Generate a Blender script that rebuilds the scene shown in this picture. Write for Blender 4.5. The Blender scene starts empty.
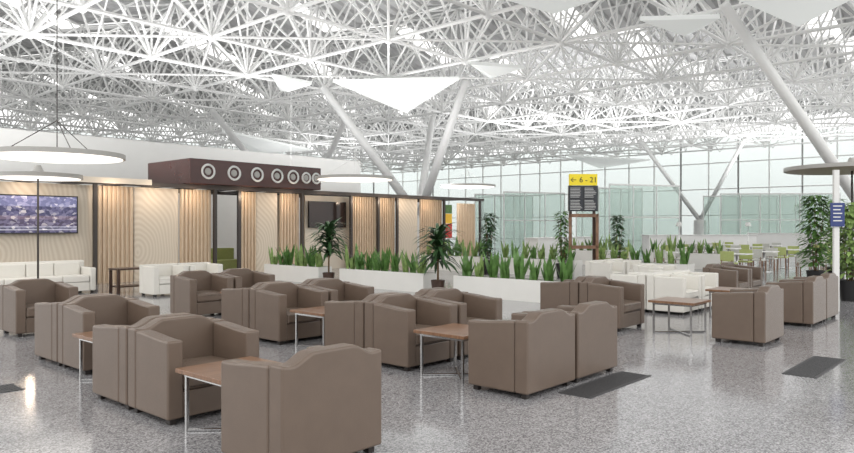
import bpy, bmesh, math, random
from mathutils import Vector, Matrix
random.seed(7)
scene = bpy.context.scene
COL = scene.collection
try:
    scene.view_settings.view_transform = 'Standard'
    scene.view_settings.look = 'None'
    scene.view_settings.exposure = 0.27
except Exception: pass

# ---------------- camera (origin, axes X,Y follow the furniture grid) -------------
F = 696.0; EYE = 1.62
C1, S1 = 0.667, 0.745
cam_d = bpy.data.cameras.new("camera"); cam = bpy.data.objects.new("camera", cam_d)
COL.objects.link(cam); cam.location = (0, 0, EYE)
cam.rotation_euler = (math.radians(90), 0, math.atan2(0.667, 0.745) - math.radians(90))
cam_d.sensor_width = 36; cam_d.lens = F/854*36; cam_d.clip_end = 500
scene.camera = cam

def U(px, v):   # measured along a row parallel to X: where does it reach that bearing
    k = (px-427)/F
    return v*(S1 + k*C1)/(C1 - k*S1)
def P(px, z):   # plan position from bearing and distance
    x = (px-427)/F*z
    return (C1*x + S1*z, -S1*x + C1*z)
def dep(x, y): return S1*x + C1*y

# ---------------- materials -----------------
def s2l(c):
    return tuple(((v/255)/12.92 if v/255 <= .04045 else ((v/255+.055)/1.055)**2.4) for v in c)
def newmat(name):
    m = bpy.data.materials.new(name); m.use_nodes = True
    return m, m.node_tree.nodes, m.node_tree.links, m.node_tree.nodes["Principled BSDF"]
def mat(name, rgb, rough=.5, metal=0, var=.06, scale=20, bump=0, bscale=200, emit=None, es=0, coat=0):
    m, n, l, b = newmat(name)
    c = s2l(rgb)
    tc = n.new("ShaderNodeTexCoord")
    nz = n.new("ShaderNodeTexNoise"); nz.inputs["Scale"].default_value = scale; nz.inputs["Detail"].default_value = 3
    l.new(tc.outputs["Object"], nz.inputs["Vector"])
    r = n.new("ShaderNodeValToRGB")
    r.color_ramp.elements[0].position = .3; r.color_ramp.elements[1].position = .7
    r.color_ramp.elements[0].color = tuple(x*(1-var) for x in c)+(1,)
    r.color_ramp.elements[1].color = tuple(min(1, x*(1+var)) for x in c)+(1,)
    l.new(nz.outputs["Fac"], r.inputs["Fac"]); l.new(r.outputs["Color"], b.inputs["Base Color"])
    b.inputs["Roughness"].default_value = rough; b.inputs["Metallic"].default_value = metal
    if coat: b.inputs["Coat Weight"].default_value = coat
    if bump:
        n2 = n.new("ShaderNodeTexVoronoi"); n2.inputs["Scale"].default_value = bscale
        l.new(tc.outputs["Object"], n2.inputs["Vector"])
        bp = n.new("ShaderNodeBump"); bp.inputs["Strength"].default_value = bump; bp.inputs["Distance"].default_value = .003
        l.new(n2.outputs["Distance"], bp.inputs["Height"]); l.new(bp.outputs["Normal"], b.inputs["Normal"])
    if emit:
        b.inputs["Emission Color"].default_value = s2l(emit)+(1,); b.inputs["Emission Strength"].default_value = es
    return m

M_leather = mat("taupe_leather", (103,88,77), .34, var=.06, scale=6, bump=.3, bscale=260)
M_white_l = mat("white_leather", (216,213,206), .45, var=.02, scale=6, bump=.15)
M_foot = mat("dark_foot", (38,32,30), .5)
M_chrome = mat("brushed_steel", (205,205,205), .22, 1, var=.03)
M_white = mat("white_paint", (222,222,220), .5, var=.015, scale=3)
M_steel = mat("white_steel", (243,243,242), .45, var=.02, scale=2)
M_deck = mat("roof_deck", (188,188,188), .6, var=.08, scale=.4)
M_planter = mat("planter_white", (224,223,219), .4, var=.015, scale=3)
M_soil = mat("soil", (60,45,35), .9, var=.3, scale=40)
M_dark = mat("dark_metal", (58,52,49), .45, var=.1)
M_maroon = mat("maroon_panel", (70,38,34), .22, var=.2, scale=2)
M_black = mat("black_plastic", (22,22,24), .3)
M_darkwood = mat("dark_wood", (66,47,38), .4, var=.2, scale=8)
M_leaf = mat("leaf_green", (92,130,66), .5, var=.3, scale=9)
M_leaf2 = mat("leaf_light", (132,158,92), .5, var=.3, scale=9)
M_leaf3 = mat("leaf_dark", (58,88,52), .45, var=.35, scale=9)
M_stem = mat("stem_brown", (120,96,66), .8, var=.2)
M_lime = mat("lime_fabric", (172,182,116), .7, var=.06)
M_greyseat = mat("pale_grey_fabric", (196,196,190), .7, var=.05)
M_yellow = mat("yellow_sign", (228,206,40), .5, var=.02, emit=(238,214,40), es=.15)
M_blue = mat("blue_sign", (52,66,120), .5, var=.1)
M_bronze = mat("bronze_underside", (150,134,116), .45, var=.08)
M_rim = mat("lamp_rim", (170,168,164), .4, var=.02)
M_glow = mat("lamp_diffuser", (250,246,240), .5, var=.005, emit=(255,250,242), es=1.0)
M_red = mat("red_poster", (190,50,40), .5, emit=(190,50,40), es=.15)
M_amber = mat("amber_poster", (226,178,50), .5, emit=(226,178,50), es=.15)
M_cream = mat("cream_wall", (212,203,189), .6, var=.02, scale=2)
M_grille = mat("floor_grille", (66,66,68), .6, var=.3, scale=60)
M_sail = mat("roof_light_panel", (240,242,240), .5, var=.01, scale=1, emit=(244,248,246), es=.15)

def wood(name, a, b_, sc=(1,12,1), rough=.35):
    m, n, l, b = newmat(name)
    tc = n.new("ShaderNodeTexCoord"); mp = n.new("ShaderNodeMapping"); mp.inputs["Scale"].default_value = sc
    nz = n.new("ShaderNodeTexNoise"); nz.inputs["Scale"].default_value = 6; nz.inputs["Detail"].default_value = 6; nz.inputs["Distortion"].default_value = .6
    r = n.new("ShaderNodeValToRGB"); r.color_ramp.elements[0].color = s2l(a)+(1,); r.color_ramp.elements[1].color = s2l(b_)+(1,)
    r.color_ramp.elements[0].position = .35; r.color_ramp.elements[1].position = .65
    l.new(tc.outputs["Object"], mp.inputs["Vector"]); l.new(mp.outputs["Vector"], nz.inputs["Vector"])
    l.new(nz.outputs["Fac"], r.inputs["Fac"]); l.new(r.outputs["Color"], b.inputs["Base Color"])
    b.inputs["Roughness"].default_value = rough
    return m
M_wood = wood("walnut_veneer", (108,78,58), (138,104,80), rough=.28)
M_slat = wood("oak_slat", (194,172,146), (212,192,168), (8,8,.6), .5)

def relief():
    m, n, l, b = newmat("wave_relief")
    tc = n.new("ShaderNodeTexCoord"); mp = n.new("ShaderNodeMapping"); mp.inputs["Scale"].default_value = (1,.05,.6)
    mp.inputs["Location"].default_value = (.6,0,-.5)
    wv = n.new("ShaderNodeTexWave"); wv.wave_type = 'RINGS'; wv.rings_direction = 'Y'; wv.inputs["Scale"].default_value = 3.0
    wv.inputs["Distortion"].default_value = 14; wv.inputs["Detail"].default_value = .5; wv.inputs["Detail Scale"].default_value = .4
    l.new(tc.outputs["Object"], mp.inputs["Vector"]); l.new(mp.outputs["Vector"], wv.inputs["Vector"])
    r = n.new("ShaderNodeValToRGB"); r.color_ramp.elements[0].color = s2l((202,189,171))+(1,); r.color_ramp.elements[1].color = s2l((214,203,187))+(1,)
    l.new(wv.outputs["Fac"], r.inputs["Fac"]); l.new(r.outputs["Color"], b.inputs["Base Color"])
    bp = n.new("ShaderNodeBump"); bp.inputs["Strength"].default_value = .25; bp.inputs["Distance"].default_value = .012
    l.new(wv.outputs["Fac"], bp.inputs["Height"]); l.new(bp.outputs["Normal"], b.inputs["Normal"])
    b.inputs["Roughness"].default_value = .6
    return m
M_relief = relief()

def floor_mat():
    m, n, l, b = newmat("granite_floor")
    tc = n.new("ShaderNodeTexCoord")
    v = n.new("ShaderNodeTexVoronoi"); v.inputs["Scale"].default_value = 85
    nz = n.new("ShaderNodeTexNoise"); nz.inputs["Scale"].default_value = 110; nz.inputs["Detail"].default_value = 3
    nb = n.new("ShaderNodeTexNoise"); nb.inputs["Scale"].default_value = .5
    for t in (v, nz, nb): l.new(tc.outputs["Object"], t.inputs["Vector"])
    r = n.new("ShaderNodeValToRGB")
    e = r.color_ramp.elements; e[0].position = .0; e[0].color = s2l((100,99,102))+(1,)
    e[1].position = 1; e[1].color = s2l((186,185,186))+(1,)
    x = e.new(.45); x.color = s2l((148,147,150))+(1,)
    sep = n.new("ShaderNodeSeparateColor"); l.new(v.outputs["Color"], sep.inputs[0]); l.new(sep.outputs[0], r.inputs["Fac"])
    r2 = n.new("ShaderNodeValToRGB"); r2.color_ramp.elements[0].position = .36; r2.color_ramp.elements[1].position = .5
    r2.color_ramp.elements[0].color = (.55,.55,.56,1); r2.color_ramp.elements[1].color = (1,1,1,1)
    l.new(nz.outputs["Fac"], r2.inputs["Fac"])
    mx = n.new("ShaderNodeMix"); mx.data_type = 'RGBA'; mx.blend_type = 'MULTIPLY'; mx.inputs[0].default_value = .65
    l.new(r.outputs["Color"], mx.inputs[6]); l.new(r2.outputs["Color"], mx.inputs[7])
    br = n.new("ShaderNodeTexBrick"); br.offset = 0; br.inputs["Scale"].default_value = 1
    br.inputs["Brick Width"].default_value = .6; br.inputs["Row Height"].default_value = .6; br.inputs["Mortar Size"].default_value = .004
    br.inputs["Color1"].default_value = (1,1,1,1); br.inputs["Color2"].default_value = (.92,.92,.92,1); br.inputs["Mortar"].default_value = (.68,.68,.68,1)
    l.new(tc.outputs["Object"], br.inputs["Vector"])
    m2 = n.new("ShaderNodeMix"); m2.data_type = 'RGBA'; m2.blend_type = 'MULTIPLY'; m2.inputs[0].default_value = 1
    l.new(mx.outputs[2], m2.inputs[6]); l.new(br.outputs["Color"], m2.inputs[7])
    l.new(m2.outputs[2], b.inputs["Base Color"])
    r3 = n.new("ShaderNodeMapRange"); r3.inputs[3].default_value = .06; r3.inputs[4].default_value = .17
    l.new(nb.outputs["Fac"], r3.inputs[0]); l.new(r3.outputs[0], b.inputs["Roughness"])
    b.inputs["Specular IOR Level"].default_value = .65
    return m
M_floor = floor_mat()

def glass_mat(name, tint, alpha=.55):
    m, n, l, b = newmat(name)
    nz = n.new("ShaderNodeTexNoise"); nz.inputs["Scale"].default_value = .3
    r = n.new("ShaderNodeValToRGB"); c = s2l(tint)
    r.color_ramp.elements[0].color = tuple(x*.97 for x in c)+(1,); r.color_ramp.elements[1].color = c+(1,)
    l.new(nz.outputs["Fac"], r.inputs["Fac"])
    tr = n.new("ShaderNodeBsdfTransparent"); l.new(r.outputs["Color"], tr.inputs["Color"])
    l.new(r.outputs["Color"], b.inputs["Base Color"]); b.inputs["Roughness"].default_value = .3
    mix = n.new("ShaderNodeMixShader"); mix.inputs[0].default_value = alpha
    l.new(tr.outputs[0], mix.inputs[1]); l.new(b.outputs[0], mix.inputs[2])
    l.new(mix.outputs[0], n["Material Output"].inputs["Surface"])
    return m
M_glass = glass_mat("tinted_glazing", (243,246,245), .12)
M_glass2 = glass_mat("green_glass", (236,243,240), .22)

def screen_mat():
    m, n, l, b = newmat("tv_picture")
    tc = n.new("ShaderNodeTexCoord")
    mp = n.new("ShaderNodeMapping"); mp.inputs["Scale"].default_value = (16,1,10)
    vo = n.new("ShaderNodeTexVoronoi"); vo.inputs["Scale"].default_value = 1.6
    l.new(tc.outputs["Generated"], mp.inputs["Vector"]); l.new(mp.outputs["Vector"], vo.inputs["Vector"])
    s2 = n.new("ShaderNodeSeparateColor"); l.new(vo.outputs["Color"], s2.inputs[0])
    r = n.new("ShaderNodeValToRGB")
    e = r.color_ramp.elements; e[0].position = 0; e[0].color = s2l((44,44,70))+(1,)
    e[1].position = 1; e[1].color = s2l((232,226,224))+(1,)
    for p, c in ((.35,(74,70,102)),(.6,(104,100,136)),(.85,(150,146,168))):
        x = e.new(p); x.color = s2l(c)+(1,)
    l.new(s2.outputs[0], r.inputs["Fac"])
    sp = n.new("ShaderNodeSeparateXYZ"); l.new(tc.outputs["Generated"], sp.inputs[0])
    r2 = n.new("ShaderNodeValToRGB"); r2.color_ramp.interpolation = 'CONSTANT'
    e = r2.color_ramp.elements; e[0].position = 0; e[0].color = s2l((60,58,84))+(1,)
    e[1].position = .06; e[1].color = s2l((196,196,206))+(1,)
    for p, c in ((.1,(50,48,72)),(.14,(186,186,200)),(.17,(78,66,84)),(.36,(120,100,110)),(.46,(60,60,94)),(.72,(130,134,176))):
        x = e.new(p); x.color = s2l(c)+(1,)
    l.new(sp.outputs[2], r2.inputs["Fac"])
    mx = n.new("ShaderNodeMix"); mx.data_type = 'RGBA'; mx.inputs[0].default_value = .5
    l.new(r.outputs["Color"], mx.inputs[6]); l.new(r2.outputs["Color"], mx.inputs[7])
    l.new(mx.outputs[2], b.inputs["Base Color"]); l.new(mx.outputs[2], b.inputs["Emission Color"])
    b.inputs["Emission Strength"].default_value = .4; b.inputs["Roughness"].default_value = .2
    return m
M_screen = screen_mat()

# ---------------- mesh helpers ---------------
def add(name, me, loc=(0,0,0), parent=None, rz=0, **kw):
    o = bpy.data.objects.new(name, me); COL.objects.link(o); o.location = loc
    if rz: o.rotation_euler = (0,0,rz)
    if parent: o.parent = parent
    for k, v in kw.items(): o[k] = v
    return o
def top(name, label, category, loc=(0,0,0), group=None, me=None, rz=0):
    o = add(name, me, loc, rz=rz, label=label, category=category)
    if me is None: o.empty_display_size = .2
    if group: o["group"] = group
    return o
def struct(name, me, loc=(0,0,0), parent=None):
    o = add(name, me, loc, parent); o["kind"] = "structure"; return o
def bm_box(bm, x0, x1, y0, y1, z0, z1):
    vs = [bm.verts.new(p) for p in ((x0,y0,z0),(x1,y0,z0),(x1,y1,z0),(x0,y1,z0),(x0,y0,z1),(x1,y0,z1),(x1,y1,z1),(x0,y1,z1))]
    for f in ((3,2,1,0),(4,5,6,7),(0,1,5,4),(1,2,6,5),(2,3,7,6),(3,0,4,7)):
        bm.faces.new([vs[i] for i in f])
def fin(bm, name, m, smooth=False):
    me = bpy.data.meshes.new(name); bmesh.ops.recalc_face_normals(bm, faces=bm.faces); bm.to_mesh(me); bm.free()
    me.materials.append(m)
    if smooth:
        for p in me.polygons: p.use_smooth = True
    return me
def box(name, m, *b, bev=0, seg=2):
    bm = bmesh.new(); bm_box(bm, *b)
    if bev: bmesh.ops.bevel(bm, geom=list(bm.edges), offset=bev, segments=seg, profile=.5, affect='EDGES')
    return fin(bm, name, m)
def boxes(name, m, lst):
    bm = bmesh.new()
    for b in lst: bm_box(bm, *b)
    return fin(bm, name, m)
def bm_tube(bm, a, b, r, r2=None, n=6):
    a, b = Vector(a), Vector(b); r2 = r if r2 is None else r2
    d = (b-a).normalized(); s = d.orthogonal().normalized(); t = d.cross(s)
    A = []; B = []
    for i in range(n):
        an = 2*math.pi*i/n; o = s*math.cos(an)+t*math.sin(an)
        A.append(bm.verts.new(a+o*r)); B.append(bm.verts.new(b+o*r2))
    for i in range(n):
        j = (i+1) % n; bm.faces.new((A[i],A[j],B[j],B[i]))
    bm.faces.new(A[::-1]); bm.faces.new(B)
def tube(name, m, a, b, r, r2=None, n=16):
    bm = bmesh.new(); bm_tube(bm, a, b, r, r2, n); me = fin(bm, name, m, n > 8)
    return me
def bm_lathe(bm, prof, n=40, cx=0, cy=0):
    rings = []
    for (r, z) in prof:
        rings.append([bm.verts.new((cx+r*math.cos(2*math.pi*i/n), cy+r*math.sin(2*math.pi*i/n), z)) for i in range(n)])
    for k in range(len(rings)-1):
        for i in range(n):
            j = (i+1) % n; bm.faces.new((rings[k][i], rings[k][j], rings[k+1][j], rings[k+1][i]))
    bm.faces.new(rings[0][::-1]); bm.faces.new(rings[-1])
def lathe(name, m, prof, n=40, smooth=False):
    bm = bmesh.new(); bm_lathe(bm, prof, n); return fin(bm, name, m, smooth)
def copy_tree(root, loc, rz=0, **kw):
    r = root.copy(); COL.objects.link(r); r.location = loc; r.rotation_euler = (0,0,rz)
    for k, v in kw.items(): r[k] = v
    def rec(src, dst):
        for c in src.children:
            k = c.copy(); COL.objects.link(k); k.parent = dst
            k.matrix_parent_inverse = Matrix(); rec(c, k)
    rec(root, r)
    return r
def wave_panel(name, m, length, thick, z0, topf, axis='X', n=28, bev=.022):
    """upright padded panel whose top edge follows topf(t), t in 0..1"""
    bm = bmesh.new()
    def pt(t, s, z):
        a = (t-.5)*length; b = (s-.5)*thick
        return (a, b, z) if axis == 'X' else (b, a, z)
    F_t=[bm.verts.new(pt(i/n,0,topf(i/n))) for i in range(n+1)]
    B_t=[bm.verts.new(pt(i/n,1,topf(i/n))) for i in range(n+1)]
    F_b=[bm.verts.new(pt(i/n,0,z0)) for i in (0,n)]
    B_b=[bm.verts.new(pt(i/n,1,z0)) for i in (0,n)]
    bm.faces.new(F_t+[F_b[1],F_b[0]]); bm.faces.new(B_t+[B_b[1],B_b[0]])
    for i in range(n): bm.faces.new((F_t[i],F_t[i+1],B_t[i+1],B_t[i]))
    bm.faces.new((F_b[0],F_b[1],B_b[1],B_b[0])); bm.faces.new((F_t[0],B_t[0],B_b[0],F_b[0])); bm.faces.new((F_t[n],B_t[n],B_b[1],F_b[1]))
    bmesh.ops.recalc_face_normals(bm, faces=bm.faces)
    es = [e for e in bm.edges if len(e.link_faces) == 2 and e.calc_face_angle(0) > .7]
    bmesh.ops.bevel(bm, geom=es, offset=bev, segments=3, profile=.5, affect='EDGES', clamp_overlap=True)
    return fin(bm, name, m, True)
def soften(o):
    w = o.modifiers.new("wn", 'WEIGHTED_NORMAL'); w.keep_sharp = True; w.weight = 90
def smoothstep(a, b, x):
    t = max(0, min(1, (x-a)/(b-a))); return t*t*(3-2*t)

# ---------------- armchair ----------------
CW, CD = .88, .71
def back_top(t):
    s = abs(t-.5)*2
    return .73 + .07*(1-smoothstep(.38,.8,s)) + .01*smoothstep(.86,1,s)
def make_armchair(name, m, label, flat=False, width=CW):
    root = top(name, label, "armchair")
    tf = (lambda t: .72) if flat else back_top
    o = add("backrest", wave_panel("backrest", m, width, .15, .05, tf, bev=.02), (0, CD/2-.075, 0), root); soften(o)
    arm_l = CD-.152
    me = wave_panel("armrest", m, arm_l, .14, .05, (lambda t: .69) if flat else (lambda t: .69+.035*smoothstep(.1,1,t)), axis='Y', n=10, bev=.02)
    for sx in (-1, 1):
        o = add("armrest", me, (sx*(width/2-.07), -CD/2+arm_l/2, 0), root); soften(o)
    iw = width/2-.142
    bm = bmesh.new(); bm_box(bm, -iw, iw, -CD/2-.005, CD/2-.16, .27, .42)
    bmesh.ops.subdivide_edges(bm, edges=bm.edges[:], cuts=5, use_grid_fill=True)
    for v in bm.verts:
        if v.co.z > .41:
            fx = 1-(v.co.x/iw)**2; fy = 1-((v.co.y+.08)/.29)**2
            v.co.z += .03*max(0, fx)*max(0, fy)
    es = [e for e in bm.edges if len(e.link_faces) == 2 and e.calc_face_angle(0) > .7]
    bmesh.ops.bevel(bm, geom=es, offset=.03, segments=3, profile=.5, affect='EDGES')
    o = add("seat", fin(bm, "seat", m, True), (0,0,0), root); soften(o)
    add("front_panel", box("front_panel", m, -iw, iw, -CD/2+.012, CD/2-.16, .05, .268, bev=.01), (0,0,0), root)
    leg = box("leg", M_foot, -.03, .03, -.03, .03, 0, .06, bev=.006)
    for sx in (-1,1):
        for sy in (-1,1):
            add("leg", leg, (sx*(width/2-.07), sy*(CD/2-.07), 0), root)
    return root
chair0 = make_armchair("armchair", M_leather, "taupe leather armchair with wavy arched backrest")
white0 = make_armchair("armchair", M_white_l, "white leather armchair with straight low back", flat=True)
first = {'b': True, 'w': True}
def place(kind, u0, v0, face, **kw):
    src = chair0 if kind == 'b' else white0
    loc = (u0+CW/2, v0+CD/2, 0); rz = 0 if face == '-' else math.pi
    if first[kind]:
        first[kind] = False; src.location = loc; src.rotation_euler = (0,0,rz); o = src
    else: o = copy_tree(src, loc, rz)
    o["group"] = "taupe lounge armchairs" if kind == 'b' else "white lounge armchairs"
    return o
B = [(2.64,3.58,'+'),(5.43,3.61,'+'),(6.36,3.61,'+'),(2.78,5.29,'-'),(2.78,6.02,'+'),
     (5.6,5.3,'-'),(6.52,5.3,'-'),(5.6,6.03,'+'),(6.52,6.03,'+'),
     (5.7,7.8,'-'),(6.62,7.8,'-'),(5.7,8.53,'+'),(6.62,8.53,'+'),
     (3.13,7.8,'-'),(3.13,8.53,'+'),(3.55,11.2,'-'),(6.3,11.2,'-'),(7.22,11.2,'-'),
     (9.96,2.84,'+'),(12.4,2.82,'+'),(13.32,2.82,'+'),(9.9,4.9,'-'),(9.9,5.63,'+'),
     (15.2,4.9,'-'),(16.12,4.9,'-')]
for b in B: place('b', *b)
for w in [(12.5,4.95,'-'),(13.42,4.95,'-'),(12.5,5.68,'+'),(13.42,5.68,'+'),(7.7,15.3,'-'),(8.62,15.3,'-'),(15.4,6.6,'-'),(16.4,8.4,'-'),(17.4,8.4,'-')]:
    place('w', *w)

# ---------------- side tables ----------------
TS = .7; TH = .5
tab = top("side_table", "square walnut side table on slim steel frame", "table")
add("tabletop", box("tabletop", M_wood, -TS/2, TS/2, -TS/2, TS/2, TH-.035, TH, bev=.004), parent=tab)
add("apron", boxes("apron", M_chrome, [(-.3,.3,-.3,-.28,TH-.065,TH-.036),(-.3,.3,.28,.3,TH-.065,TH-.036),(-.3,-.28,-.28,.28,TH-.065,TH-.036),(.28,.3,-.28,.28,TH-.065,TH-.036)]), parent=tab)
lg = box("leg", M_chrome, -.012,.012,-.012,.012,.0,TH-.04)
for sx in (-1,1):
    for sy in (-1,1): add("leg", lg, (sx*.285, sy*.285, 0), tab)
bm = bmesh.new()
for s in (-1,1): bm_tube(bm, (-.285, -.285*s, .012), (.285, .285*s, .012), .011, n=6)
add("floor_brace", fin(bm, "floor_brace", M_chrome), parent=tab)
T = [(3.12,4.8),(5.88,4.8),(3.3,7.28),(6.1,7.28),(10.5,4.22),(12.95,4.25),(6.9,10.3),(4.0,10.3)]
tab.location = (*T[0],0); tab["group"] = "walnut side tables"
for t in T[1:]: copy_tree(tab, (*t,0))

# dark console table
ct = top("coffee_table", "dark wooden low table with shelf", "table", (8.1,16.95,0))
add("tabletop", box("tabletop", M_darkwood, -.6,.6,-.25,.25,.56,.6,bev=.005), parent=ct)
add("shelf", box("shelf", M_darkwood, -.55,.55,-.22,.22,.14,.17), parent=ct)
lg = box("leg", M_darkwood, -.03,.03,-.03,.03,0,.56)
for sx in (-1,1):
    for sy in (-1,1): add("leg", lg, (sx*.56, sy*.21, 0), ct)

# white long sofa
def sofa(u0, v0, n, label):
    w = n*.62+.3
    r = top("sofa", label, "sofa", (u0+w/2, v0+.42, 0))
    add("base", box("base", M_white_l, -w/2+.15, w/2-.15, -.4, .27, .06, .27, bev=.015), parent=r)
    add("backrest", box("backrest", M_white_l, -w/2, w/2, .28, .42, .06, .78, bev=.04, seg=3), parent=r)
    for s in (-1,1): add("armrest", box("armrest", M_white_l, s*(w/2-.07)-.07, s*(w/2-.07)+.07, -.41, .275, .06, .62, bev=.03, seg=3), parent=r)
    for i in range(n):
        x = -w/2+.15+i*.62
        add("seat_cushion", box("seat_cushion", M_white_l, x+.005, x+.615, -.41, .14, .275, .44, bev=.03, seg=3), parent=r)
        add("back_cushion", box("back_cushion", M_white_l, x+.005, x+.615, .145, .275, .3, .74, bev=.03, seg=3), parent=r)
    for sx in (-1,1):
        for sy in (-.36,.36): add("leg", box("leg", M_foot, -.03,.03,-.03,.03,0,.062), (sx*(w/2-.08), sy, 0), r)
    return r
sofa(3.9, 17.4, 5, "long white leather sofa with padded seat cushions")

# ---------------- floor ----------------
struct("floor", box("floor", M_floor, -15, 76, -15, 72, -.2, 0))
for (a,b,c,d) in ((8.3,9.7,1.85,2.2),(5.9,7.25,3.22,3.57),(1.5,2.5,7.6,7.95)):
    lst = [(a,b,c,c+.03,0,.006),(a,b,d-.03,d,0,.006)]
    k = a
    while k < b-.02: lst.append((k,k+.02,c+.03,d-.03,0,.006)); k += .032
    top("floor_grille", "dark metal ventilation grille set in the stone floor", "floor grille", (0,0,0.001), "floor grilles", boxes("floor_grille", M_grille, lst))

# ---------------- planters ----------------
def leaf(bm, base, d, L, w, droop, seg=5, tw=0):
    d = Vector(d).normalized(); side = d.cross(Vector((0,0,1)))
    if side.length < .05: side = Vector((math.cos(tw), math.sin(tw), 0))
    side.normalize(); p = Vector(base); prev = None
    for i in range(seg+1):
        t = i/seg
        ww = w*(math.sin(math.pi*min(1, .18+.82*t))**.7 if t < 1 else .02)*.5
        a = bm.verts.new(p-side*ww); b = bm.verts.new(p+side*ww)
        if prev: bm.faces.new((prev[0], prev[1], b, a))
        prev = (a, b)
        d = (d+Vector((0,0,-droop/seg))).normalized(); p = p+d*(L/seg)
snake = []
for k in range(4):
    bm = bmesh.new()
    for i in range(13):
        an = random.uniform(0, 6.28); tl = random.uniform(.02,.5)
        leaf(bm, (random.uniform(-.07,.07), random.uniform(-.07,.07), 0), (math.cos(an)*tl, math.sin(an)*tl, 1), random.uniform(.35,.78), random.uniform(.08,.115), random.uniform(0,.25), tw=random.uniform(0,6))
    snake.append(fin(bm, "snake_plant", M_leaf2 if k % 2 else M_leaf, True))
def planter(u0, v0, L, h=.47, w=.5):
    r = top("planter", "long white rectangular planter box with leafy plants", "planter", (u0, v0, 0), "white planter boxes")
    X0,X1,Y0,Y1 = 0,w,0,L; t = .03
    add("planter_box", boxes("planter_box", M_planter, [(X0,X1,Y0,Y0+t,0,h),(X0,X1,Y1-t,Y1,0,h),(X0,X0+t,Y0+t,Y1-t,0,h),(X1-t,X1,Y0+t,Y1-t,0,h),(X0+t,X1-t,Y0+t,Y1-t,0,.05)]), parent=r)
    add("soil", box("soil", M_soil, X0+t,X1-t,Y0+t,Y1-t,.05,h-.05), parent=r)
    n = int(L/.34)
    for i in range(n):
        p = .22+i*(L-.44)/(n-1)
        o = top("snake_plant", "green sword-leaved plant growing in a white planter", "plant", (u0+w/2+random.uniform(-.05,.05), v0+p, h-.048), "sword-leaved planter plants", random.choice(snake), rz=random.uniform(0,6.28))
        s = random.uniform(.8,1.1); o.scale = (s,s,s)
for v0, L in ((7.4,3.05),(11.4,3.1),(15.4,2.6)): planter(12.6, v0, L)
for v0 in (7.6,11.2,14.8): planter(19.5, v0, 3.0, h=.55)
for v0 in (9.0,12.6): planter(26.5, v0, 3.0, h=.6)

# dracaenas
def dracaena_mesh(H, n, Lf, m):
    bm = bmesh.new()
    for i in range(n):
        an = i*2.399+random.uniform(-.2,.2); z = H*(.5+.5*(i/n))
        el = random.uniform(.15,1.1)
        leaf(bm, (0.02*math.cos(an),.02*math.sin(an),z), (math.cos(an),math.sin(an),el+.6*(i/n)), Lf*random.uniform(.75,1.1), .09, random.uniform(.8,1.7), seg=6)
    return fin(bm, "foliage", m, True)
def pot_prof(r, h): return [(r*.75,0),(r,h),(r*.9,h),(r*.88,h-.04)]
def dracaena(x, y, H, label):
    r = top("potted_dracaena", label, "potted plant", (x,y,0))
    add("pot", lathe("pot", M_darkwood, pot_prof(.17,.34)), parent=r)
    bm = bmesh.new(); bm_tube(bm, (0,0,.29),(0.02,.01,H), .025, .018, 8); add("stem", fin(bm,"stem",M_stem,True), parent=r)
    add("foliage", dracaena_mesh(H, 160, .7, M_leaf3), parent=r)
dracaena(12.6, 10.93, 1.5, "tall dracaena with drooping green leaves between white planters")
dracaena(12.6, 14.95, 1.6, "tall dracaena with drooping green leaves between white planters")

def bush_tree(x, y, H, label, m=M_leaf, spread=.45, n=260, pot=M_black):
    r = top("potted_tree", label, "potted plant", (x,y,0))
    add("pot", lathe("pot", pot, pot_prof(.24,.45)), parent=r)
    bm = bmesh.new()
    for k in range(4):
        a = k*1.6; bm_tube(bm, (.04*math.cos(a),.04*math.sin(a),.39),(.18*math.cos(a),.18*math.sin(a),H*.9), .014, .006, 6)
    add("stem", fin(bm,"stem",M_stem,True), parent=r)
    bm = bmesh.new()
    for i in range(n):
        a = random.uniform(0,6.28); z = H*random.uniform(.25,1); rr = spread*random.uniform(.1,1)*(1.15-.6*abs(z/H-.6))
        leaf(bm, (rr*.6*math.cos(a), rr*.6*math.sin(a), z), (math.cos(a), math.sin(a), random.uniform(-.1,.7)), random.uniform(.16,.3), .085, .9, seg=3)
    add("foliage", fin(bm,"foliage",m,True), parent=r)
x,y = P(816,18.6); bush_tree(x,y,2.45,"tall leafy green potted tree by the café seating", spread=.6, n=700)
x,y = P(850,15.2); bush_tree(x,y,2.15,"bushy green potted tree by the café seating", spread=.6, n=700, m=M_leaf2)
x,y = P(563,22); bush_tree(x,y,2.1,"slim green potted tree beside white planters", spread=.26, n=240)
x,y = P(618,24.5); bush_tree(x,y,2.05,"slim green potted tree beside white planters", spread=.3, n=280, m=M_leaf3)
x,y = P(489,24); bush_tree(x,y,2.1,"slim green potted tree near the pavilion", spread=.36, n=320, m=M_leaf3)
x,y = P(836,20.1); bush_tree(x,y,2.4,"tall leafy green potted tree by the café seating", spread=.45, n=400)

# ---------------- pavilion ----------------
PV = 20.0
def slat_panel(u0, u1, v, z0, z1, label, cat="partition"):
    lst = [(u0,u1,v+.06,v+.09,z0,z1)]
    k = u0+.02
    while k < u1-.04: lst.append((k,k+.05,v,v+.06,z0,z1)); k += .13
    return top("slat_partition", label, cat, (0,0,0), "wooden slat partitions", boxes("slat_partition", M_slat, lst))
def flat_panel(u0, u1, v, m, name, label, group=None):
    return top(name, label, "wall panel", ((u0+u1)/2, v, 0), group, box(name, m, -(u1-u0)/2, (u1-u0)/2, 0, .1, 0, 2.78))
LS = "vertical oak slat partition of the lounge pavilion"; LR = "cream relief panel with flowing wave pattern"
flat_panel(U(-60,PV), U(94,PV), PV+.1, M_relief, "relief_panel", LR, "wave relief panels")
slat_panel(U(96,PV)+.05, U(134,PV), PV, 0, 2.78, LS)
flat_panel(U(136,PV), U(180,PV), PV+.1, M_relief, "relief_panel", LR, "wave relief panels")
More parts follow.
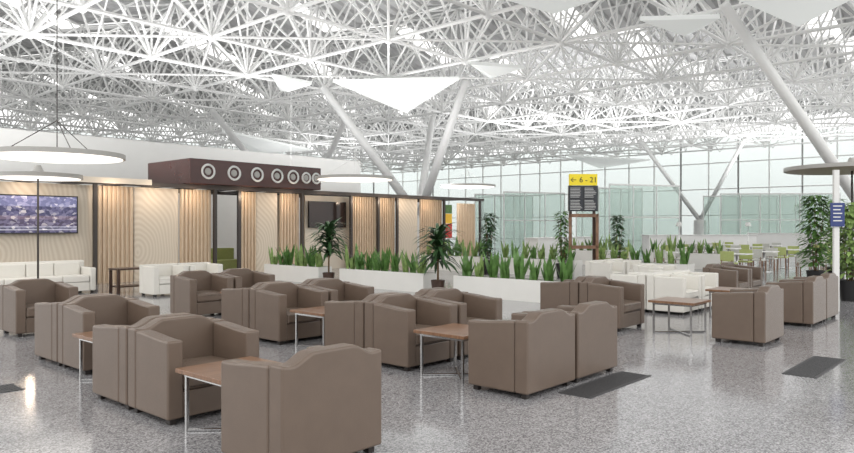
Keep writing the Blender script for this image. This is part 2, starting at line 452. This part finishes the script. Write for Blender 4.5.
slat_panel(U(181,PV), U(212,PV), PV, 0, 2.78, LS)
slat_panel(U(241,PV), U(256,PV), PV, 0, 2.78, LS)
flat_panel(U(258,PV), U(279,PV), PV+.1, M_relief, "relief_panel", LR, "wave relief panels")
slat_panel(U(281,PV), U(300,PV), PV, 0, 2.78, LS)
flat_panel(U(305,PV+.5), U(350,PV+.5), PV+.5, M_cream, "wall_panel", "plain cream wall panel holding a screen")
slat_panel(U(352,PV), U(376,PV), PV, 0, 2.78, LS)
slat_panel(U(380,PV), U(395,PV), PV, 0, 2.78, LS)
flat_panel(U(399,PV), U(419,PV), PV+.1, M_relief, "relief_panel", LR, "wave relief panels")
slat_panel(U(421,PV), U(442,PV), PV, 0, 2.78, LS)
slat_panel(U(458,PV+2), U(476,PV+2), PV+2, 0, 2.78, LS)
post = box("post", M_dark, -.05,.05,-.05,.05,0,2.8)
fr = top("pavilion_frame", "dark metal post and beam frame of the lounge pavilion", "frame", (0,0,0))
for px in (-70,95,215,239,302,351,378,397,444,480):
    add("post", post, (U(px,PV-.12), PV-.12, 0), fr)
add("beam", box("beam", M_dark, U(-70,PV), U(481,PV), PV-.19, PV-.05, 2.8, 2.92), parent=fr)
add("beam", box("beam", M_dark, U(-70,PV), U(481,PV), PV+2.9, PV+3.04, 2.8, 2.92), parent=fr)
jl = []
k = U(-70,PV)
while k < U(481,PV)-.1: jl.append((k,k+.08,PV-.05,PV+2.9,2.82,2.9)); k += 1.2
add("joist", boxes("joist", M_dark, jl), parent=fr)["kind"] = "stuff"
add("fascia", box("fascia", M_cream, U(-70,PV), U(148,PV), PV-.24, PV-.2, 2.84, 3.0), parent=fr)
for px in (95, 302, 397):
    u = U(px,PV)
    top("return_partition", "oak side partition inside the lounge pavilion", "partition", (u, PV+.2, 0), "oak side partitions", box("return_partition", M_slat, -.04,.04,.1,2.6,0,2.78))
def tv(u, v, z, w, h, m, label):
    r = top("television", label, "television", (u, v, z))
    add("bezel", boxes("bezel", M_black, [(-w/2,w/2,0,.05,-h/2,-h/2+.03),(-w/2,w/2,0,.05,h/2-.03,h/2),(-w/2,-w/2+.03,0,.05,-h/2,h/2),(w/2-.03,w/2,0,.05,-h/2,h/2),(-w/2,w/2,.03,.06,-h/2,h/2)]), parent=r)
    add("screen", box("screen", m, -w/2+.03,w/2-.03,.01,.03,-h/2+.03,h/2-.03), parent=r)
    add("wall_mount", box("wall_mount", M_dark, -.15,.15,.06,.16,-.1,.1), parent=r)
    return r
v_ = PV-.08
tv((U(-14,v_)+U(78,v_))/2, v_, 1.94, U(78,v_)-U(-14,v_), 1.02, M_screen, "wide flat television showing a bluish picture")
v_ = PV+.34
tv((U(307,v_)+U(348,v_))/2, v_, 2.07, U(346,v_)-U(309,v_), .98, mat("off_screen",(52,42,40),.15), "flat dark television on the cream panel")
u0, u1 = U(190,19.5), U(321,19.5)
sg = top("illuminated_canopy", "dark maroon canopy box with round white emblems", "sign", ((u0+u1)/2, 20.85, 2.93))
W = u1-u0
add("canopy_body", box("canopy_body", M_maroon, -W/2, W/2, -1.35, 1.35, 0, .78, bev=.02), parent=sg)
for i, px in enumerate((208,234,257,277,293,306,316)):
    x = U(px,19.5)-(u0+u1)/2; R_ = .21 if px < 300 else .17
    bm = bmesh.new()
    for k in range(24):
        a = 2*math.pi*k/24; b = 2*math.pi*(k+1)/24
        bm_tube(bm, (x+R_*math.cos(a),-1.37,.4+R_*math.sin(a)), (x+R_*math.cos(b),-1.37,.4+R_*math.sin(b)), .035, n=5)
    add("round_emblem", fin(bm, "round_emblem", M_white), parent=sg)
    bm = bmesh.new(); bm_tube(bm, (x,-1.352,.4),(x,-1.38,.4),.11,.09,20)
    add("emblem_centre", fin(bm,"emblem_centre", M_rim), parent=sg)
# illuminated posters standing in the last open bay
pa = U(447,PV)+.15; pb = U(458,PV)
top("poster", "red illuminated poster by the pavilion", "poster", (pa, PV+.3, 0), None, box("poster", M_red, 0,(pb-pa)*.9,0,.06,1.1,1.75))
top("poster", "amber illuminated poster by the pavilion", "poster", (pa, PV+.3, 0), None, box("poster", M_amber, 0,(pb-pa)*.9,0,.06,1.76,2.2))
top("poster", "green illuminated poster by the pavilion", "poster", (pa, PV+.3, 0), None, box("poster", M_leaf, 0,(pb-pa)*.9,0,.06,2.21,2.6))
gs = top("sofa", "lime green upholstered sofa inside the pavilion", "sofa", (U(228,21.2), 21.8, 0))
add("seat", box("seat", M_lime, -.8,.8,-.4,.25,.1,.45,bev=.04), parent=gs)
add("backrest", box("backrest", M_lime, -.8,.8,.255,.42,.1,.85,bev=.04), parent=gs)
for s in (-1,1): add("leg", box("leg", M_foot, -.04,.04,-.3,.3,0,.1), (s*.65,0,0), gs)

for px in (30,115,160,197,250,290,330,364,388,410,432):
    L = bpy.data.lights.new("downlight", 'POINT'); L.energy = 10; L.color = (1,.78,.58); L.shadow_soft_size = .08
    o = bpy.data.objects.new("downlight", L); COL.objects.link(o); o.location = (U(px,PV-.45), PV-.45, 2.6)

# ---------------- disc lamps ---------------
def disc_lamp(px, z, h, R=1.3, under=M_glow, label="large white round disc lamp on a slim pole"):
    x, y = P(px, z)
    r = top("disc_lamp", label, "lamp", (x,y,0), "round disc lamps")
    add("base", lathe("base", M_white, [(.2,0),(.2,.03),(.05,.05)]), parent=r)
    add("pole", tube("pole", M_dark, (0,0,.04), (0,0,h+.25), .022), parent=r)
    add("shade", lathe("shade", M_rim, [(R-.02,h),(R,h),(R,h+.09),(.12,h+.16),(.06,h+.3)], 64), parent=r)
    add("diffuser", lathe("diffuser", under, [(.05,h-.012),(R-.05,h-.012),(R-.05,h-.001),(.05,h-.001)], 64), parent=r)
    return r
def hang_lamp(px, z, h, R=1.3, wire=M_dark):
    x, y = P(px, z)
    r = top("hanging_disc_lamp", "large white round disc lamp hanging on wires", "lamp", (x,y,0), "hanging disc lamps")
    add("shade", lathe("shade", M_rim, [(R-.02,h),(R,h),(R,h+.09),(.12,h+.12)], 64), parent=r)
    add("diffuser", lathe("diffuser", M_glow, [(.05,h-.012),(R-.05,h-.012),(R-.05,h-.001),(.05,h-.001)], 64), parent=r)
    bm = bmesh.new()
    for k in range(3):
        a = k*2.094+.4; bm_tube(bm, (R*.8*math.cos(a),R*.8*math.sin(a),h+.1),(0,0,h+.75), .009, n=5)
    bm_tube(bm, (0,0,h+.12),(0,0,9.3), .01, n=5)
    add("wire", fin(bm,"wire",wire), parent=r)
hang_lamp(57, 14.0, 3.0, R=1.27)
disc_lamp(38, 15.9, 2.72, R=.93)
hang_lamp(355, 23.5, 3.2, wire=M_steel); hang_lamp(291, 29.5, 3.44, wire=M_steel); hang_lamp(468, 33, 3.5, wire=M_steel)
disc_lamp(852, 16.5, 2.95, R=1.45, under=M_bronze, label="round disc shade with bronze underside on a pole")
x,y = P(836, 13.3)
bs = top("blue_sign", "narrow blue information sign with white lettering", "sign", (x,y,0))
add("post", box("post", M_white, -.05,.05,-.03,.03,0,2.7), parent=bs)
add("sign_board", box("sign_board", M_blue, -.13,.13,-.06,-.031,1.62,2.07), parent=bs)
add("lettering", boxes("lettering", M_white, [(-.09+.0,.08-.03*(i%2),-.066,-.061,2.0-.07*i,2.02-.07*i) for i in range(5)]), parent=bs)
bs.rotation_euler = (0,0,cam.rotation_euler[2])

# ---------------- departures board ----------------
x,y = P(583, 21)
db = top("departures_board", "departures board with yellow header and dark screens on stand", "information board", (x,y,0))
db.rotation_euler = (0,0,cam.rotation_euler[2]+.05)
add("header", box("header", M_yellow, -.42,.42,-.06,.06,2.86,3.2), parent=db)
add("board", box("board", M_black, -.45,.45,-.03,.05,2.08,2.85), parent=db)
M_disp = mat("display",(40,42,50),.2)
for i in range(2):
    for j in range(2):
        a = -.43+i*.435; z0 = 2.1+j*.37
        add("screen", box("screen", M_disp, a,a+.42,-.05,-.031,z0,z0+.355), parent=db)
        rows = [(a+.03,a+.03+random.uniform(.25,.36),-.056,-.051,z0+.03+k*.045,z0+.042+k*.045) for k in range(7)]
        add("text_rows", boxes("text_rows", M_white, rows), parent=db)
for s in (-1,1): add("post", box("post", M_darkwood, -.04,.04,-.03,.03,0,2.9), (s*.36,.095,0), db)
add("crossbar", boxes("crossbar", M_wood, [(-.45,.45,-.1,-.05,1.9,2.0),(-.45,.45,-.1,-.05,.95,1.05),(-.45,-.37,-.1,-.04,0,2.0),(.37,.45,-.1,-.04,0,2.0)]), parent=db)
cu = bpy.data.curves.new("t", 'FONT'); cu.body = "\u2190 6 - 21"; cu.size = .23; cu.extrude = .003; cu.align_x = 'CENTER'
to = bpy.data.objects.new("t", cu); COL.objects.link(to); bpy.context.view_layer.update()
me = bpy.data.meshes.new_from_object(to); bpy.data.objects.remove(to)
me.materials.clear(); me.materials.append(M_black)
o = add("lettering", me, (0,-.065,2.95), db); o.rotation_euler = (math.radians(90),0,0)

# ---------------- cafe area -----------------
def cafe_chair(m, label, group):
    cc = top("cafe_chair", label, "chair", group=group)
    add("seat", box("seat", m, -.21,.21,-.21,.21,.43,.48,bev=.01), parent=cc)
    add("backrest", box("backrest", m, -.21,.21,.18,.21,.52,.84,bev=.01), parent=cc)
    lf = box("leg", M_wood, -.015,.015,-.015,.015,0,.43); lb = box("leg", M_wood, -.015,.015,-.015,.015,0,.43)
    for sx in (-1,1):
        for sy in (-1,1): add("leg", lf, (sx*.19, sy*.19, 0), cc)
        add("back_support", box("back_support", M_wood, -.012,.012,.0,.02,.44,.56), (sx*.16,.212,0), cc)
    return cc
cc = cafe_chair(M_lime, "lime green café chair with wooden legs", "lime café chairs")
cg = cafe_chair(M_greyseat, "pale grey café chair with wooden legs", "pale grey café chairs")
ctb = top("cafe_table", "white square café table with steel pedestal", "table")
add("tabletop", box("tabletop", M_white, -.4,.4,-.4,.4,.71,.74,bev=.005), parent=ctb)
add("pedestal", tube("pedestal", M_chrome, (0,0,.02),(0,0,.71), .03), parent=ctb)
add("base", lathe("base", M_chrome, [(.25,0),(.25,.02),(.04,.03)]), parent=ctb)
ctb["group"] = "white café tables"
tc_x, tc_y = P(866, 28)
spots = []
for i in range(5):
    for j in range(5):
        s = (23.6+j*2.9, 3.2+i*2.2)
        if math.hypot(s[0]-tc_x, s[1]-tc_y) > 2.6 and not (25.6 < s[0] < 28.2 and s[1] > 8): spots.append((s, (i+j) % 2))
fl = {0: True, 1: True}; ft = True
for ((tx,ty), kk) in spots:
    if ft: ctb.location = (tx,ty,0); ft = False
    else: copy_tree(ctb, (tx,ty,0))
    src = cg if kk else cc
    for (dx,dy,rz) in ((-.72,0,math.pi/2),(.72,0,-math.pi/2)):
        if fl[kk]: src.location = (tx+dx,ty+dy,0); src.rotation_euler = (0,0,rz); fl[kk] = False
        else: copy_tree(src, (tx+dx,ty+dy,0), rz)
def counter(px, z, w, h, label, rz=0):
    x,y = P(px,z)
    r = top("serving_counter", label, "counter", (x,y,0), rz=rz)
    add("body", box("body", M_white, -w/2,w/2,-.35,.35,0,h-.05), parent=r)
    add("worktop", box("worktop", M_white, -w/2-.05,w/2+.05,-.4,.4,h-.049,h, bev=.008), parent=r)
    add("plinth", box("plinth", M_dark, -w/2+.02,w/2-.02,-.37,-.351,0,.1), parent=r)
    return r
counter(700, 40, 7, 1.15, "long white serving counter", -.6)
counter(560, 34, 5, 1.1, "white reception counter beside the planters", 0)
counter(800, 44, 6, 1.2, "long white serving counter", -1.2)
def table_lamp(px, z, h0):
    x,y = P(px,z)
    r = top("floor_lamp", "slim lamp with white conical shade", "lamp", (x,y,0), "white shade floor lamps")
    add("base", lathe("base", M_chrome, [(.16,0),(.16,.02),(.02,.03)]), parent=r)
    add("pole", tube("pole", M_chrome, (0,0,.02),(0,0,h0), .015), parent=r)
    add("lamp_shade", lathe("lamp_shade", M_white, [(.17,h0-.02),(.11,h0+.2),(.1,h0+.2)]), parent=r)
table_lamp(679, 37, 1.65); table_lamp(748, 38, 1.65)

def glazed(px, z, w, d, h, rz, label):
    x,y = P(px,z)
    r = top("glass_enclosure", label, "glass enclosure", (x,y,0), rz=rz)
    fr = []
    n = max(2,int(w/1.5))
    for i in range(n+1):
        a = -w/2+i*w/n; fr += [(a-.03,a+.03,-.03,.03,0,h),(a-.03,a+.03,d-.03,d+.03,0,h)]
    fr += [(-w/2,w/2,-.04,.04,h-.1,h),(-w/2,w/2,-.03,.03,h/2,h/2+.06),(-w/2,w/2,d-.04,d+.04,h-.1,h)]
    add("frame", boxes("frame", M_white, fr), parent=r)
    add("glass_pane", boxes("glass_pane", M_glass2, [(-w/2,w/2,-.01,.01,0,h-.1),(-w/2,w/2,d-.01,d+.01,0,h-.1)]), parent=r)
    return r
glazed(645, 46, 5.5, 4, 4.4, -.5, "pale green glass enclosure with white frame")
glazed(535, 48, 5, 4, 4.0, -.4, "pale green glass enclosure with lattice frame")
glazed(780, 54, 9, 4, 4.2, -.9, "long pale green glazed enclosure with white frame")

# ---------------- shell walls ----------------
struct("wall_left", box("wall_left", M_white, 0, 24, 26, 26.3, 0, 4.9))
def bay(name, w, h, axis):
    me = []
    for i in range(5): a = i*h/4; me.append((0,w,-.06,.06,a,a+.12) if axis == 'x' else (-.06,.06,0,w,a,a+.12))
    for i in range(3):
        a = i*w/2; me.append((a-.06,a+.06,-.1,.1,0,h) if axis == 'x' else (-.1,.1,a-.06,a+.06,0,h))
    fm = boxes(name+"_frame", M_steel, me)
    pm = box(name+"_pane", M_glass, 0,w,-.01,.01,0,h) if axis == 'x' else box(name+"_pane", M_glass, -.01,.01,0,w,0,h)
    return fm, pm
fy, py = bay("window", 6, 11, 'y'); fx, pxm = bay("window", 6, 11, 'x')
wn = 1
for i in range(12):
    o = struct("window_%d" % wn, fy, (75, i*6, 0)); add("pane", py, (0,0,0), o); wn += 1
for i in range(13):
    o = struct("window_%d" % wn, fx, (-3+i*6, 72, 0)); add("pane", pxm, (0,0,0), o); wn += 1

# ---------------- roof ----------------
G = 5.0
def deck_h(u):
    t = (u/(2*G)) % 1.0; return 11.9+1.4*abs(2*t-1)
bm = bmesh.new()
us = [G*i for i in range(16)]
v = 0.0; prof = []
while v < 74:
    prof += [(v,0),(v+.3,0),(v+.36,.16),(v+.7,.16)]; v += .76
cols = []
for u in us:
    cols.append([bm.verts.new((u, a, deck_h(u)+.35+b)) for a, b in prof])
for i in range(len(us)-1):
    for j in range(len(prof)-1):
        if (prof[j][0] % 10.0) > 8.6: continue
        bm.faces.new((cols[i][j],cols[i+1][j],cols[i+1][j+1],cols[i][j+1]))
struct("ceiling", fin(bm, "ceiling", M_deck))

struts = []
def seen(p):
    z = dep(p[0], p[1])
    if z < 17: return False
    x = (C1*p[0]-S1*p[1]); px = 427+F*x/z; py_ = 226-F*(p[2]-EYE)/z
    return -130 < px < 980 and py_ > -170
def strut(a, b, r):
    if a[0] < 0 or a[1] < 0 or b[0] < 0 or b[1] < 0 or max(a[0],b[0]) > 74.6 or max(a[1],b[1]) > 71.6: return
    if seen(a) or seen(b): struts.append((a, b, r))
HB = 9.2
def bn(i, j): return (G*i, G*j, HB)
def tn(i, j): return (G/2*i, G/2*j, deck_h(G/2*i)+.12)
for i in range(16):
    for j in range(15):
        p = bn(i, j)
        strut(p, bn(i+1,j), .08); strut(p, bn(i,j+1), .08)
        if (i+j) % 2 == 0: strut(p, bn(i+1,j+1), .055)
        else: strut(bn(i+1,j), bn(i,j+1), .055)
        for di in (-1,0,1):
            for dj in (-1,0,1): strut(p, tn(2*i+di, 2*j+dj), .055)
        # secondary braces from the middle of each bottom chord
        mx_ = (G*i+G/2, G*j, HB); my_ = (G*i, G*j+G/2, HB)
        for q in (-1,1):
            strut(mx_, tn(2*i+1, 2*j+q), .04); strut(my_, tn(2*i+q, 2*j+1), .04)
for i in range(31):
    for j in range(30):
        strut(tn(i,j), tn(i+1,j), .05); strut(tn(i,j), tn(i,j+1), .05)
struts.sort(key=lambda s: dep((s[0][0]+s[1][0])/2, (s[0][1]+s[1][1])/2))
sf = top("space_frame", "white tubular steel space frame carrying the roof", "roof truss", (0,0,0))
for a, b, r in struts[:100]:
    add("strut", tube("strut", M_steel, a, b, r, n=8), parent=sf)
bm = bmesh.new()
for a, b, r in struts[100:]: bm_tube(bm, a, b, r, n=5)
add("strut", fin(bm, "strut", M_steel), parent=sf)["kind"] = "stuff"
bm = bmesh.new()
for i in range(15):
    for j in range(15):
        if seen(bn(i,j)) and G*j < 71:
            bmesh.ops.create_icosphere(bm, subdivisions=2, radius=.19, matrix=Matrix.Translation(bn(i,j)))
add("node", fin(bm, "node", M_steel, True), parent=sf)["kind"] = "stuff"

def sail(pts, drop, label="white inverted pyramid roof light panel"):
    c = Vector((0,0,0))
    for p in pts: c += Vector(p)
    c /= len(pts)
    bm = bmesh.new(); vs = [bm.verts.new(Vector(p)-c) for p in pts]; t = bm.verts.new((0,0,-drop))
    up = [bm.verts.new(Vector(p)-c+Vector((0,0,.15))) for p in pts]
    n = len(pts)
    for i in range(n):
        bm.faces.new((vs[i], vs[(i+1)%n], t)); bm.faces.new((vs[i], vs[(i+1)%n], up[(i+1)%n], up[i]))
    bm.faces.new(up)
    top("roof_light_panel", label, "ceiling panel", tuple(c), "roof light panels", fin(bm, "roof_light_panel", M_sail))
def H(px, py, h=8.8):
    z = (h-EYE)*F/(226-py); return (*P(px,z), h)
sail([H(333,82),H(459,79),H(425,100)], 1.3)
sail([H(222,131),H(312,150),H(250,154)], .5)
sail([H(272,76),H(312,84),H(280,90)], .4)
sail([H(725,-6),H(870,-10),H(800,17)], .8)
sail([H(470,64),H(524,68),H(490,78)], .3)
sail([H(640,20),H(720,18),H(690,34)], .4)
sail([H(568,156),H(650,160),H(600,168)], .3)
sail([H(480,-8),H(620,-8),H(560,8)], .5)

def tree(base, tops, r):
    o = top("tree_column", "white branching steel column supporting the roof", "column", (base[0],base[1],0))
    h = base[2]
    add("pier", lathe("pier", M_white, [(.6,0),(.55,h),(.3,h+.1)]), parent=o)
    for t in tops:
        add("branch", tube("branch", M_steel, (0,0,h), (t[0]-base[0], t[1]-base[1], t[2]), r*1.1, r*.8), parent=o)
bx,by = P(419,42)
tree((bx,by,2.2), [H(322,86,9.2),H(466,80,9.2),H(432,118,9.2)], .25)
bx,by = P(866,28)
tree((bx,by,2.2), [H(724,4,9.2),H(935,20,9.2)], .21)
bx,by = P(300,62)
tree((bx,by,2.2), [H(212,110,9.2),H(345,120,9.2)], .25)
bx,by = P(700,66)
tree((bx,by,2.2), [H(640,140,9.2),H(745,138,9.2)], .2)

# ---------------- lighting -----------------
def ceiling_fill(x, y, z, sx, sy, e):
    L = bpy.data.lights.new("ceiling_fill", 'AREA'); L.shape = 'RECTANGLE'; L.size = sx; L.size_y = sy; L.energy = e*.24
    o = bpy.data.objects.new("ceiling_fill", L); COL.objects.link(o); o.location = (x,y,z); o.rotation_euler = (math.pi,0,0)
# added fixtureless area lights above pavilion, wall and enclosures, brightening the roof underside
ceiling_fill(19, 21.5, 3.1, 6, 2, 1300); ceiling_fill(6.5, 21.5, 3.1, 6, 2, 1600); ceiling_fill(25, 21.5, 3.1, 5, 2, 900)
ceiling_fill(12, 27.6, 5.0, 18, 2, 2800)
for px, z in ((645,48),(535,50),(780,56)):
    x,y = P(px,z); ceiling_fill(x, y, 4.7, 4, 4, 2800)
x,y = P(700,40); ceiling_fill(x,y,1.5,4,1,900)
x,y = P(350,60); ceiling_fill(x,y,3,6,6,3000)
w = bpy.data.worlds.new("world"); scene.world = w; w.use_nodes = True
n = w.node_tree.nodes; l = w.node_tree.links; bg = n["Background"]
tc = n.new("ShaderNodeTexCoord"); sp = n.new("ShaderNodeSeparateXYZ"); r = n.new("ShaderNodeValToRGB")
e = r.color_ramp.elements
e[0].position = .45; e[0].color = (.5,.5,.49,1)
e[1].position = .6; e[1].color = (1,.99,.965,1)
x = e.new(.5); x.color = (.54,.55,.545,1)
x = e.new(.54); x.color = (.66,.67,.665,1)
mr = n.new("ShaderNodeMapRange"); mr.inputs[1].default_value = -1; mr.inputs[2].default_value = 1
l.new(tc.outputs["Generated"], sp.inputs[0]); l.new(sp.outputs[2], mr.inputs[0]); l.new(mr.outputs[0], r.inputs["Fac"])
l.new(r.outputs["Color"], bg.inputs["Color"]); bg.inputs["Strength"].default_value = 1.7
